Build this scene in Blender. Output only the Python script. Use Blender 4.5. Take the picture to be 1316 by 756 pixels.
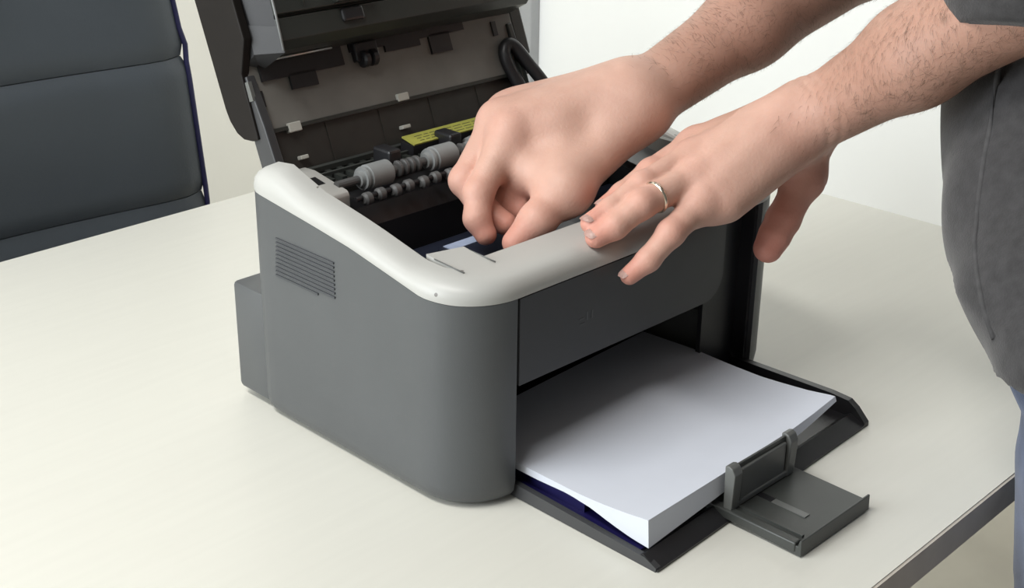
import bpy, bmesh, math, random
import numpy as np
from mathutils import Vector, Matrix

for o in list(bpy.data.objects):
    bpy.data.objects.remove(o)
random.seed(4)
rng = np.random.default_rng(7)
SC = bpy.context.scene
COL = SC.collection

# ------------------------------------------------------------------ camera
FPX, PX, PY = 1766.8, 658.0, 378.0
CAM = np.array([-0.53528, -0.56169, 0.50184])
YAW, PITCH, ROLL = 0.79686, 0.40671, 0.0136961
_f = np.array([math.cos(PITCH)*math.sin(YAW), math.cos(PITCH)*math.cos(YAW), -math.sin(PITCH)])
_r = np.array([math.cos(YAW), -math.sin(YAW), 0.0])
_u = np.cross(_r, _f)
_c, _s = math.cos(ROLL), math.sin(ROLL)
CR, CU, CF = _c*_r+_s*_u, -_s*_r+_c*_u, _f
cd = bpy.data.cameras.new('camera')
cam = bpy.data.objects.new('camera', cd)
COL.objects.link(cam)
cd.sensor_width = 36.0
cd.lens = FPX/1316*36.0
cd.clip_start = 0.02
M = Matrix(((CR[0], CU[0], -CF[0], CAM[0]), (CR[1], CU[1], -CF[1], CAM[1]), (CR[2], CU[2], -CF[2], CAM[2]), (0, 0, 0, 1)))
cam.matrix_world = M
SC.camera = cam


def ray(u, v):
    return CF + CR*(u-PX)/FPX - CU*(v-PY)/FPX


def at(u, v, depth):           # photo pixel + distance along the view axis
    return CAM + ray(u, v)*depth


def on(u, v, axis, val):       # photo pixel on an axis-aligned plane
    d = ray(u, v)
    return CAM + d*(val-CAM[axis])/d[axis]


# ------------------------------------------------------------------ world, lights, exposure
SC.view_settings.view_transform = 'Standard'
SC.view_settings.look = 'None'
SC.view_settings.gamma = 1.0
SC.view_settings.use_curve_mapping = False
SC.view_settings.exposure = 0.12
w = bpy.data.worlds.new('world')
SC.world = w
w.use_nodes = True
w.node_tree.nodes['Background'].inputs[0].default_value = (1.0, 0.95, 0.86, 1)
w.node_tree.nodes['Background'].inputs[1].default_value = 0.14


def area(name, loc, target, sx, sy, power, col):
    ld = bpy.data.lights.new(name, 'AREA')
    ld.shape = 'RECTANGLE'
    ld.size, ld.size_y, ld.energy, ld.color = sx, sy, power, col
    o = bpy.data.objects.new(name, ld)
    COL.objects.link(o)
    o.location = loc
    o.rotation_euler = (Vector(target)-Vector(loc)).to_track_quat('-Z', 'Y').to_euler()
    return o


area('ceiling_light', (-0.85, 0.16, 1.80), (-0.72, 0.15, 0), 1.3, 0.34, 30, (1.0, 0.985, 0.95))
area('window_light', (-2.2, 0.75, 0.85), (0.3, 0.3, 0.15), 1.5, 1.5, 58, (0.92, 0.97, 1.0))

area('wall_fill_light', (0.62, 0.52, 1.55), (1.55, 1.45, 1.45), 0.8, 0.4, 18, (1.0, 0.98, 0.95))  # added unseen light that only brightens the walls


# ------------------------------------------------------------------ materials
def mat(name, col, rough=0.5, metal=0.0, spec=0.5, var=0.0, vscale=40, bump=0.0, bscale=400, sheen=0, coat=0, stretch=None):
    m = bpy.data.materials.new(name)
    m.use_nodes = True
    nt = m.node_tree
    b = nt.nodes['Principled BSDF']
    b.inputs['Base Color'].default_value = (*col, 1)
    b.inputs['Roughness'].default_value = rough
    b.inputs['Metallic'].default_value = metal
    b.inputs['Specular IOR Level'].default_value = spec
    b.inputs['Sheen Weight'].default_value = sheen
    b.inputs['Coat Weight'].default_value = coat
    tc = nt.nodes.new('ShaderNodeTexCoord')
    src = tc.outputs['Object']
    if stretch:
        mp = nt.nodes.new('ShaderNodeMapping')
        mp.inputs['Scale'].default_value = stretch
        nt.links.new(src, mp.inputs['Vector'])
        src = mp.outputs['Vector']
    if var:
        n = nt.nodes.new('ShaderNodeTexNoise')
        n.inputs['Scale'].default_value = vscale
        n.inputs['Detail'].default_value = 5
        nt.links.new(src, n.inputs['Vector'])
        r = nt.nodes.new('ShaderNodeValToRGB')
        r.color_ramp.elements[0].position = 0.3
        r.color_ramp.elements[1].position = 0.7
        r.color_ramp.elements[0].color = (*[c*(1-var) for c in col], 1)
        r.color_ramp.elements[1].color = (*[min(1, c*(1+var)) for c in col], 1)
        nt.links.new(n.outputs['Fac'], r.inputs['Fac'])
        nt.links.new(r.outputs['Color'], b.inputs['Base Color'])
    if bump:
        n2 = nt.nodes.new('ShaderNodeTexNoise')
        n2.inputs['Scale'].default_value = bscale
        n2.inputs['Detail'].default_value = 3
        nt.links.new(src, n2.inputs['Vector'])
        bp = nt.nodes.new('ShaderNodeBump')
        bp.inputs['Strength'].default_value = bump
        bp.inputs['Distance'].default_value = 0.001
        nt.links.new(n2.outputs['Fac'], bp.inputs['Height'])
        nt.links.new(bp.outputs['Normal'], b.inputs['Normal'])
    return m


MT = {}
MT['table'] = mat('table_laminate', (0.65, 0.645, 0.588), 0.42, var=0.014, vscale=6, bump=0.03, bscale=60, stretch=(1.5, 22, 6))
MT['table_edge'] = mat('table_edge_band', (0.55, 0.50, 0.44), 0.5, var=0.06)
MT['table_leg'] = mat('table_leg_paint', (0.55, 0.54, 0.50), 0.5, var=0.03)
MT['wall'] = mat('wall_back_shaded', (0.86, 0.85, 0.78), 0.9, var=0.02, vscale=3, bump=0.1, bscale=200)  # back wall's dimmer, creamier lighting is put into the colour
MT['wallw'] = mat('wall_right_lit', (0.90, 0.92, 0.92), 0.9, var=0.02, vscale=3, bump=0.1, bscale=200)  # right wall's brighter window light painted as a whiter tone
MT['trim'] = mat('corner_trim_grey', (0.36, 0.37, 0.38), 0.6, var=0.03)
MT['floor'] = mat('floor_beige', (0.60, 0.57, 0.49), 0.5, var=0.06, vscale=9)
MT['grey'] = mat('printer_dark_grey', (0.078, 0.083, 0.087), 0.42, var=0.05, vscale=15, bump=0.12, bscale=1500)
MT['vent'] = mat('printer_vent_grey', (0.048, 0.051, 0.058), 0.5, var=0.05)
MT['front'] = mat('printer_front_shaded', (0.040, 0.041, 0.044), 0.45, var=0.05, vscale=15, bump=0.10, bscale=1500)  # body grey darkened, the shade on the front is in the colour
MT['black'] = mat('printer_black', (0.014, 0.014, 0.016), 0.42, var=0.1, bump=0.05, bscale=900)
MT['gloss'] = mat('lid_black_gloss', (0.012, 0.010, 0.009), 0.5, spec=0.15, var=0.1)
MT['lidgreen'] = mat('lid_charcoal', (0.030, 0.034, 0.031), 0.38, var=0.08, bump=0.05, bscale=800)
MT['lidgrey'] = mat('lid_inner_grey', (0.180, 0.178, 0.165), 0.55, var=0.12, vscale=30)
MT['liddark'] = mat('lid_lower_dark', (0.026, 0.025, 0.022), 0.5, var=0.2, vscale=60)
MT['roller'] = mat('roller_grey_rubber', (0.22, 0.23, 0.23), 0.6, var=0.08)
MT['smallroller'] = mat('small_roller', (0.09, 0.09, 0.09), 0.5, var=0.1)
MT['chrome'] = mat('steel_rod', (0.55, 0.55, 0.54), 0.3, metal=0.9, var=0.05)
MT['whitebit'] = mat('pale_plastic_bit', (0.48, 0.48, 0.44), 0.5, var=0.05)
MT['yellow'] = mat('yellow_label', (0.36, 0.36, 0.07), 0.6, var=0.12, vscale=90)
MT['labelink'] = mat('label_ink', (0.10, 0.10, 0.04), 0.6, var=0.1)
MT['navy'] = mat('navy_fringe_plastic', (0.010, 0.008, 0.065), 0.4, var=0.1)  # black plastic tinted navy to imitate a lens colour fringe
MT['cart'] = mat('cartridge_navy_black', (0.018, 0.022, 0.038), 0.35, var=0.1)
MT['cartlabel'] = mat('cartridge_label', (0.42, 0.50, 0.68), 0.4, var=0.1, vscale=120)
MT['slide'] = mat('tray_slide_grey', (0.046, 0.050, 0.047), 0.4, var=0.08, bump=0.05, bscale=900)
MT['guide'] = mat('paper_stop_grey', (0.12, 0.125, 0.12), 0.4, var=0.08)
MT['paper'] = mat('paper_white', (0.60, 0.63, 0.70), 0.8, var=0.01)
MT['chair'] = mat('chair_slate_leather', (0.060, 0.072, 0.086), 0.50, var=0.06, vscale=12, bump=0.25, bscale=350)
MT['chairseam'] = mat('chair_seam', (0.018, 0.021, 0.026), 0.7, var=0.1)
MT['piping'] = mat('chair_piping_navy', (0.020, 0.020, 0.085), 0.5, var=0.1)
MT['gold'] = mat('ring_gold', (0.75, 0.66, 0.55), 0.2, metal=1.0)
MT['nail'] = mat('fingernail', (0.72, 0.50, 0.44), 0.3, var=0.03)
MT['jeans'] = mat('jeans_denim', (0.055, 0.080, 0.150), 0.85, var=0.25, vscale=35, bump=0.4, bscale=900, sheen=0.2)
MT['hair'] = mat('arm_hair_brown', (0.14, 0.085, 0.058), 0.5)
MT['headhair'] = mat('head_hair_brown', (0.03, 0.02, 0.014), 0.6, var=0.2)

# heathered grey jersey
MT['shirt'] = mat('tshirt_grey_jersey', (0.034, 0.033, 0.035), 0.9, var=0.25, vscale=130, bump=0.35, bscale=700, sheen=0.25)


MT['seam'] = mat('tshirt_seam_highlight', (0.055, 0.054, 0.056), 0.9, var=0.2, vscale=130, bump=0.35, bscale=700)  # jersey grey lightened to paint the highlight along the seam


def white_frame_mat():
    m = mat('frame_offwhite', (0.44, 0.44, 0.42), 0.42, bump=0.06, bscale=900)
    nt = m.node_tree
    b = nt.nodes['Principled BSDF']
    tc = nt.nodes.new('ShaderNodeTexCoord')
    v = nt.nodes.new('ShaderNodeTexVoronoi')
    v.inputs['Scale'].default_value = 62
    nt.links.new(tc.outputs['Object'], v.inputs['Vector'])
    lt = nt.nodes.new('ShaderNodeMath')
    lt.operation = 'LESS_THAN'
    lt.inputs[1].default_value = 0.085
    nt.links.new(v.outputs['Distance'], lt.inputs[0])
    n = nt.nodes.new('ShaderNodeTexNoise')
    n.inputs['Scale'].default_value = 25
    nt.links.new(tc.outputs['Object'], n.inputs['Vector'])
    gt = nt.nodes.new('ShaderNodeMath')
    gt.operation = 'GREATER_THAN'
    gt.inputs[1].default_value = 0.50
    nt.links.new(n.outputs['Fac'], gt.inputs[0])
    mu = nt.nodes.new('ShaderNodeMath')
    mu.operation = 'MULTIPLY'
    nt.links.new(lt.outputs[0], mu.inputs[0])
    nt.links.new(gt.outputs[0], mu.inputs[1])
    mx = nt.nodes.new('ShaderNodeMix')
    mx.data_type = 'RGBA'
    mx.inputs[6].default_value = (0.44, 0.44, 0.42, 1)
    mx.inputs[7].default_value = (0.17, 0.16, 0.15, 1)
    nt.links.new(mu.outputs[0], mx.inputs[0])
    nt.links.new(mx.outputs[2], b.inputs['Base Color'])
    return m


MT['white'] = white_frame_mat()


def skin_mat():
    m = bpy.data.materials.new('skin')
    m.use_nodes = True
    nt = m.node_tree
    b = nt.nodes['Principled BSDF']
    b.inputs['Roughness'].default_value = 0.52
    b.inputs['Specular IOR Level'].default_value = 0.35
    b.inputs['Subsurface Weight'].default_value = 0.14
    b.inputs['Subsurface Radius'].default_value = (1.0, 0.35, 0.2)
    b.inputs['Subsurface Scale'].default_value = 0.006
    at1 = nt.nodes.new('ShaderNodeAttribute')
    at1.attribute_name = 'flush'
    at2 = nt.nodes.new('ShaderNodeAttribute')
    at2.attribute_name = 'tan'
    tc = nt.nodes.new('ShaderNodeTexCoord')
    n = nt.nodes.new('ShaderNodeTexNoise')
    n.inputs['Scale'].default_value = 55
    n.inputs['Detail'].default_value = 6
    nt.links.new(tc.outputs['Object'], n.inputs['Vector'])

    def mix(a, bcol, fac):
        x = nt.nodes.new('ShaderNodeMix')
        x.data_type = 'RGBA'
        if isinstance(a, tuple):
            x.inputs[6].default_value = (*a, 1)
        else:
            nt.links.new(a, x.inputs[6])
        if isinstance(bcol, tuple):
            x.inputs[7].default_value = (*bcol, 1)
        nt.links.new(fac, x.inputs[0])
        return x.outputs[2]
    c0 = mix((0.50, 0.295, 0.228), (0.64, 0.405, 0.325), n.outputs['Fac'])
    c1 = mix(c0, (0.345, 0.185, 0.132), at2.outputs['Fac'])
    c2 = mix(c1, (0.60, 0.205, 0.155), at1.outputs['Fac'])
    nt.links.new(c2, b.inputs['Base Color'])
    n2 = nt.nodes.new('ShaderNodeTexNoise')
    n2.inputs['Scale'].default_value = 420
    n2.inputs['Detail'].default_value = 4
    nt.links.new(tc.outputs['Object'], n2.inputs['Vector'])
    bp = nt.nodes.new('ShaderNodeBump')
    bp.inputs['Strength'].default_value = 0.25
    bp.inputs['Distance'].default_value = 0.001
    nt.links.new(n2.outputs['Fac'], bp.inputs['Height'])
    nt.links.new(bp.outputs['Normal'], b.inputs['Normal'])
    return m


MT['skin'] = skin_mat()


# ------------------------------------------------------------------ builders
def link(name, me, m, parent=None, smooth=False):
    o = bpy.data.objects.new(name, me)
    COL.objects.link(o)
    if m is not None:
        me.materials.append(m)
    if parent is not None:
        o.parent = parent
    if smooth:
        for p_ in me.polygons:
            p_.use_smooth = True
    return o


def frombm(name, bm, m, parent=None, smooth=False):
    bmesh.ops.recalc_face_normals(bm, faces=bm.faces)
    me = bpy.data.meshes.new(name)
    bm.to_mesh(me)
    bm.free()
    return link(name, me, m, parent, smooth)


def frompy(name, vs, fs, m, parent=None, smooth=False):
    bm = bmesh.new()
    v = [bm.verts.new(x) for x in vs]
    for f in fs:
        try:
            bm.faces.new([v[i] for i in f])
        except ValueError:
            pass
    return frombm(name, bm, m, parent, smooth)


def add_box(bm, lo, hi, r=0.0, seg=2, xf=None):
    c = [(a+b)/2 for a, b in zip(lo, hi)]
    s = [abs(b-a) for a, b in zip(lo, hi)]
    mtx = Matrix.Translation(c) @ Matrix.Diagonal((*s, 1))
    if xf is not None and r == 0:
        mtx = xf @ mtx
    q = bmesh.ops.create_cube(bm, size=1, matrix=mtx)
    vs = q['verts']
    if r > 0:
        es = list({e for v in vs for e in v.link_edges})
        rr = min(r, min(s)*0.49)
        q2 = bmesh.ops.bevel(bm, geom=es, offset=rr, segments=seg, profile=0.5, affect='EDGES')
        if xf is not None:
            allv = {v for f in q2['faces'] for v in f.verts}
            allv |= {v for v in vs if v.is_valid}
            for v in list(allv):
                for e in v.link_edges:
                    allv.add(e.other_vert(v))
            bmesh.ops.transform(bm, matrix=xf, verts=list(allv))


def box(name, lo, hi, m, parent=None, r=0.0, seg=2, xf=None):
    bm = bmesh.new()
    add_box(bm, lo, hi, r, seg)
    if xf is not None:
        bmesh.ops.transform(bm, matrix=xf, verts=bm.verts)
    return frombm(name, bm, m, parent, smooth=False)


def prism(name, poly, axis, a, b, m, parent=None, r=0.0, xf=None):
    """poly in the two other axes (cyclic order y,z / x,z / x,y), extruded along axis from a to b"""
    bm = bmesh.new()

    def P(q, t):
        if axis == 0:
            return (t, q[0], q[1])
        if axis == 1:
            return (q[0], t, q[1])
        return (q[0], q[1], t)
    va = [bm.verts.new(P(q, a)) for q in poly]
    vb = [bm.verts.new(P(q, b)) for q in poly]
    bm.faces.new(va)
    bm.faces.new(vb[::-1])
    n = len(poly)
    for i in range(n):
        bm.faces.new((va[i], vb[i], vb[(i+1) % n], va[(i+1) % n]))
    if r > 0:
        bmesh.ops.recalc_face_normals(bm, faces=bm.faces)
        bmesh.ops.bevel(bm, geom=list(bm.edges), offset=r, segments=2, profile=0.5, affect='EDGES', clamp_overlap=True)
    if xf is not None:
        bmesh.ops.transform(bm, matrix=xf, verts=bm.verts)
    return frombm(name, bm, m, parent)


def add_lathe(bm, p0, axis, prof, seg=20):
    """prof: list of (t along axis, radius)"""
    ax = Vector(axis).normalized()
    e1 = ax.orthogonal().normalized()
    e2 = ax.cross(e1)
    rings = []
    for t, r in prof:
        rings.append([bm.verts.new(Vector(p0)+ax*t+(e1*math.cos(a)+e2*math.sin(a))*r) for a in [2*math.pi*i/seg for i in range(seg)]])
    for A, B in zip(rings, rings[1:]):
        for i in range(seg):
            bm.faces.new((A[i], A[(i+1) % seg], B[(i+1) % seg], B[i]))
    bm.faces.new(rings[0][::-1])
    bm.faces.new(rings[-1])


def lathe(name, p0, axis, prof, m, parent=None, seg=20):
    bm = bmesh.new()
    add_lathe(bm, p0, axis, prof, seg)
    return frombm(name, bm, m, parent)


def tube(name, pts, rad, m, parent=None, seg=8, closed=False):
    bm = bmesh.new()
    pts = [Vector(p_) for p_ in pts]
    n = len(pts)
    rings = []
    for i, p_ in enumerate(pts):
        if closed:
            t = pts[(i+1) % n]-pts[i-1]
        else:
            t = pts[min(i+1, n-1)]-pts[max(i-1, 0)]
        t.normalize()
        e1 = t.cross(Vector((0.12, 0.3, 0.95))).normalized()
        e2 = t.cross(e1)
        rr = rad(i/(n-1)) if callable(rad) else rad
        rings.append([bm.verts.new(p_+(e1*math.cos(a)+e2*math.sin(a))*rr) for a in [2*math.pi*k/seg for k in range(seg)]])
    lim = n if closed else n-1
    for i in range(lim):
        A, B = rings[i], rings[(i+1) % n]
        for k in range(seg):
            bm.faces.new((A[k], A[(k+1) % seg], B[(k+1) % seg], B[k]))
    if not closed:
        bm.faces.new(rings[0][::-1])
        bm.faces.new(rings[-1])
    return frombm(name, bm, m, parent, smooth=True)


def autosmooth(o, ang=35):
    me = o.data
    for p_ in me.polygons:
        p_.use_smooth = True
    me.set_sharp_from_angle(angle=math.radians(ang))
    return o


def tag(o, label=None, cat=None, group=None, kind=None):
    if label:
        o['label'] = label
    if cat:
        o['category'] = cat
    if group:
        o['group'] = group
    if kind:
        o['kind'] = kind
    return o


def empty(name, loc, label, cat, group=None):
    o = bpy.data.objects.new(name, None)
    COL.objects.link(o)
    o.location = loc
    o.empty_display_size = 0.05
    return tag(o, label, cat, group)


def adopt(o, parent):
    o.parent = parent
    o.matrix_parent_inverse = Matrix.Translation(parent.location).inverted()
    return o


FLOOR = -0.74
# ------------------------------------------------------------------ setting
tag(box('floor', (-3.2, -2.2, FLOOR-0.05), (1.6, 1.55, FLOOR), MT['floor']), kind='structure')
tag(box('wall_back', (-3.2, 1.45, FLOOR), (1.6, 1.55, 1.9), MT['wall']), kind='structure')
tag(box('wall_right', (1.56, -2.2, FLOOR), (1.66, 1.45, 1.9), MT['wallw']), kind='structure')
tag(box('trim_1', (1.532, 1.415, FLOOR), (1.56, 1.45, 1.9), MT['trim'], r=0.004), kind='structure')

# ------------------------------------------------------------------ table
AL = 0.0116
tb = empty('office_table', (0, 0, FLOOR), 'pale laminate office table carrying the printer', 'table')
RT = Matrix.Rotation(AL, 4, 'Z')
o = box('table_top', (-1.05, -0.2265, -0.0245), (0.7545, 0.6475, 0.0), MT['table'], tb, xf=RT)
o.location = (0, 0, -FLOOR)
bm = bmesh.new()
add_box(bm, (-1.05, -0.2285, -0.0245), (0.7565, -0.2265, -0.0008))
add_box(bm, (0.7545, -0.2265, -0.0245), (0.7565, 0.6475, -0.0008))
add_box(bm, (-1.05, 0.6475, -0.0245), (0.7565, 0.6495, -0.0008))
bmesh.ops.transform(bm, matrix=RT, verts=bm.verts)
o = frombm('edge_band', bm, MT['table_edge'], tb)
o.location = (0, 0, -FLOOR)
for lx in (-0.96, 0.66):
    o = box('leg', (lx, 0.14, FLOOR), (lx+0.05, 0.42, -0.025), MT['table_leg'], tb, r=0.004, xf=RT)
    o.location = (0, 0, -FLOOR)

# ------------------------------------------------------------------ chair
ch = empty('office_chair', (0.06, 0.95, FLOOR), 'dark slate leather office chair with stitched back behind the table', 'chair')


def chp(o):
    o.location = (-0.06, -0.95, -FLOOR)
    return o


def backslab(name, z0, z1, m, y=0.82, grow=0.0, rr=0.014, xl=-0.17):
    """one cushioned band of the backrest; right side follows the photographed outline"""
    bm = bmesh.new()
    nx, nz = 22, 14

    def xr(z):
        return float(np.interp(z, [-0.30, -0.055, 0.121, 0.129, 0.184, 0.45], [0.318, 0.333, 0.322, 0.3215, 0.3165, 0.285]))

    def xlft(z):
        return -0.26 + (0.333-xr(z))
    F, B = [], []
    for j in range(nz+1):
        t = j/nz
        z = z0+(z1-z0)*t
        puff = 1-(abs(2*t-1))**16
        rowF, rowB = [], []
        for i in range(nx+1):
            s_ = i/nx
            a, b = xlft(z), xr(z)-0.006*(1-puff)
            x = a+(b-a)*s_
            pe = 1-(abs(2*s_-1))**14
            curve = 0.03*((2*s_-1)**2)
            lean = 0.10*max(0, z-0.1)+0.02*(z-0.1)
            yf = y-0.006*puff*pe-curve+lean+0.020*(1-pe)
            rowF.append(bm.verts.new((x, yf, z)))
            rowB.append(bm.verts.new((x, y+0.055-curve+lean-0.012*(1-pe), z)))
        F.append(rowF)
        B.append(rowB)
    for j in range(nz):
        for i in range(nx):
            bm.faces.new((F[j][i], F[j][i+1], F[j+1][i+1], F[j+1][i]))
            bm.faces.new((B[j][i], B[j+1][i], B[j+1][i+1], B[j][i+1]))
        bm.faces.new((F[j][0], F[j+1][0], B[j+1][0], B[j][0]))
        bm.faces.new((F[j][nx], B[j][nx], B[j+1][nx], F[j+1][nx]))
    for i in range(nx):
        bm.faces.new((F[0][i], B[0][i], B[0][i+1], F[0][i+1]))
        bm.faces.new((F[nz][i], F[nz][i+1], B[nz][i+1], B[nz][i]))
    return autosmooth(frombm(name, bm, m, ch), 50)


for z0, z1 in ((-0.30, -0.0452), (-0.0442, 0.1205), (0.1215, 0.30), (0.301, 0.47)):
    chp(backslab('back_cushion', z0, z1, MT['chair']))
pip = []
for z in np.linspace(-0.29, 0.46, 40):
    x = float(np.interp(z, [-0.30, -0.055, 0.121, 0.129, 0.184, 0.45], [0.318, 0.333, 0.322, 0.3215, 0.3165, 0.285]))
    if 0.118 < z < 0.135:
        x += 0.003
    lean = 0.10*max(0, z-0.1)+0.02*(z-0.1)
    pip.append((x-0.001, 0.82-0.03+lean+0.018, z))
chp(tube('piping', pip, 0.0032, MT['piping'], ch))
chp(box('seat', (-0.22, 0.50, -0.30), (0.29, 0.86, -0.21), MT['chair'], ch, r=0.03, seg=3))
chp(lathe('gas_column', (0.04, 0.68, FLOOR+0.08), (0, 0, 1), [(0, .03), (.2, .03), (.2, .02), (.37, .02)], MT['black'], ch))
for k in range(5):
    a = 2*math.pi*k/5+0.3
    c_, s_ = math.cos(a), math.sin(a)
    chp(tube('base_arm', [(0.04+c_*t, 0.68+s_*t, FLOOR+0.10-0.10*t) for t in np.linspace(0.02, 0.27, 6)], lambda t: 0.022-0.008*t, MT['black'], ch))
    chp(lathe('caster', (0.04+c_*0.26-0.012*s_, 0.68+s_*0.26+0.012*c_, FLOOR+0.028), (s_, -c_, 0), [(0, .02), (.004, .028), (.02, .028), (.024, .02)], MT['black'], ch, 14))

# ------------------------------------------------------------------ printer
PR = empty('laser_printer', (0.178, 0.12, 0.0), 'dark grey laser printer with off-white top frame and its lid open', 'printer')


def pp(o, parent=None):
    """parent to the printer (or a part) keeping world coordinates"""
    if parent is None or parent is PR:
        o.parent = PR
        o.location = (-0.178, -0.12, 0.0)
    else:
        o.parent = parent
    return o


W_, D_ = 0.355, 0.232
RC, RB = 0.045, 0.018


def outline():
    pts = []   # (x, y, nx, ny) outward normals, from rear-left round the front to rear-right

    def arc(cx, cy, r, a0, a1, n):
        for k in range(n+1):
            a = math.radians(a0+(a1-a0)*k/n)
            pts.append((cx+r*math.cos(a), cy+r*math.sin(a), math.cos(a), math.sin(a)))
    arc(RB, D_-RB, RB, 90, 180, 6)
    for k in range(1, 24):
        pts.append((0.0, D_-RB-(D_-RB-RC)*k/24, -1, 0))
    arc(RC, RC, RC, 180, 270, 14)
    for k in range(1, 30):
        pts.append((RC+(W_-2*RC)*k/30, 0.0, 0, -1))
    arc(W_-RC, RC, RC, 270, 360, 14)
    for k in range(1, 24):
        pts.append((W_, RC+(D_-RB-RC)*k/24, 1, 0))
    arc(W_-RB, D_-RB, RB, 0, 90, 6)
    return pts


OUT = outline()


def zlow(y):
    return float(np.interp(y, [0, .02, .0435, .074, .113, .155, .232], [.1503, .1503, .1515, .1575, .1650, .1705, .1795]))


def ztop(y):
    return float(np.interp(y, [0, .02, .06, .08, .10, .12, .14, .165, .185, .20, .222, .232], [.1655, .1660, .1668, .1712, .1757, .1797, .1832, .1875, .1940, .1990, .1980, .1900]))


# housing walls: left and right shells with their rounded front corners
XA, XB = 0.047, 0.312


def wall_strip(name, pts, z0, m, thick=0.004):
    bm = bmesh.new()
    cols = []
    for (x, y, nx, ny) in pts:
        zt = zlow(y)
        zs = [z0, z0+0.004] + list(np.linspace(z0+0.012, zt, 7))
        outer = []
        for k, z in enumerate(zs):
            ins = 0.004 if k == 0 else (0.0012 if k == 1 else 0.0)
            outer.append(bm.verts.new((x-nx*ins, y-ny*ins, z)))
        inner = [bm.verts.new((x-nx*(thick+0.002), y-ny*(thick+0.002), z)) for z in (zs[0], zt)]
        cols.append((outer, inner))
    for (o1, i1), (o2, i2) in zip(cols, cols[1:]):
        for k in range(len(o1)-1):
            bm.faces.new((o1[k], o2[k], o2[k+1], o1[k+1]))
        bm.faces.new((o1[-1], o2[-1], i2[1], i1[1]))
        bm.faces.new((i1[1], i2[1], i2[0], i1[0]))
        bm.faces.new((i1[0], i2[0], o2[0], o1[0]))
    for (o1, i1) in (cols[0], cols[-1]):
        bm.faces.new(o1+[i1[1], i1[0]])
    return autosmooth(frombm(name, bm, m), 40)


half = len(OUT)//2
left = [p_ for p_ in OUT[:half+1] if p_[0] <= XA+0.001]
right = [p_ for p_ in OUT[half:] if p_[0] >= XB-0.001]
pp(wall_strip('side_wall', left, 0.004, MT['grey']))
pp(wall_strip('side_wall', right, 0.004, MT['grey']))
rear = box('rear_housing', (0.004, 0.205, 0.006), (0.351, 0.2635, 0.0958), MT['grey'], r=0.004)
pp(autosmooth(rear))
pp(box('rear_wall', (0.018, 0.226, 0.0), (0.337, 0.2315, 0.170), MT['grey']))
pp(box('base', (0.014, 0.03, 0.0), (0.341, 0.225, 0.006), MT['black'], r=0.002))

# front cover above the paper slot, right bottom corner rounded
fp = [(XA, 0.150), (XA, 0.0875)]
for k in range(9):
    a = math.radians(-90+90*k/8)
    fp.append((0.248+0.02*math.cos(a), 0.1065+0.02*math.sin(a)))
fp += [(0.268, 0.150)]
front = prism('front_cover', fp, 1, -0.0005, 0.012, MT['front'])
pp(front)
bm = bmesh.new()
for k, (dx, dz, w0, h0) in enumerate([(0.0, 0.001, 0.0052, 0.0008), (0.0075, -0.001, 0.0012, 0.006), (0.0125, -0.001, 0.0012, 0.006), (0.0008, -0.003, 0.0045, 0.0007)]):
    add_box(bm, (0.1045+dx, -0.0008, 0.116+dz), (0.1045+dx+w0, -0.0004, 0.116+dz+h0))
mk = frombm('raised_mark', bm, MT['grey'])
pp(mk, front)
# right front: dark slot and inner jamb
pp(box('slot_wall', (0.268, 0.016, 0.010), (0.316, 0.020, 0.150), MT['black']))
pp(box('inner_jamb', (XB-0.001, 0.004, 0.006), (XB+0.003, 0.11, 0.150), MT['black']))
pp(box('inner_jamb', (XA-0.003, 0.004, 0.006), (XA+0.0005, 0.11, 0.150), MT['black']))
pp(box('slot_roof', (XA, 0.010, 0.0885), (0.268, 0.12, 0.093), MT['black']))
pp(box('slot_back', (XA, 0.118, 0.006), (XB, 0.122, 0.092), MT['black']))
pp(box('side_guide', (0.283, 0.018, 0.008), (0.297, 0.085, 0.060), MT['guide'], r=0.004))

# vent louvers on the left wall
for k in range(10):
    z = 0.1495-0.0032*k
    y1 = 0.1965+0.0003*k
    y0 = 0.1312 if k < 9 else 0.150
    pp(box('vent_slat', (-0.0009, y0, z-0.0008), (0.001, y1, z+0.0006), MT['vent']))

# off-white top frame
bm = bmesh.new()
cols = []
n = len(OUT)
for i, (x, y, nx, ny) in enumerate(OUT):
    zb, zt = zlow(y), ztop(y)
    h = zt-zb
    # inner width: narrow on the flanks, deep across the front
    fr = max(0.0, -ny)
    wd = 0.0225+(0.043-0.0225)*(fr**2)
    if y > 0.20:
        wd = 0.016+(0.0225-0.016)*max(0, (D_-y)/(D_-0.20))
    prof = [(0.0045, zb-0.003), (0.0045, zb+0.0002), (-0.0002, zb+0.0004), (-0.0006, zb+0.25*h), (0.0006, zb+0.52*h), (0.0035, zb+0.74*h),
            (0.0085, zb+0.90*h), (0.0150, zb+0.975*h), (wd-0.0015, zt), (wd, zt-0.0015), (wd, zt-0.032)]
    cols.append([bm.verts.new((x-nx*a, y-ny*a, z)) for a, z in prof])
for A, B in zip(cols, cols[1:]):
    for k in range(len(A)-1):
        bm.faces.new((A[k], B[k], B[k+1], A[k+1]))
    bm.faces.new((A[-1], B[-1], B[0], A[0]))
bm.faces.new(cols[0])
bm.faces.new(cols[-1][::-1])
frame = pp(autosmooth(frombm('top_frame', bm, MT['white']), 42))
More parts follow.
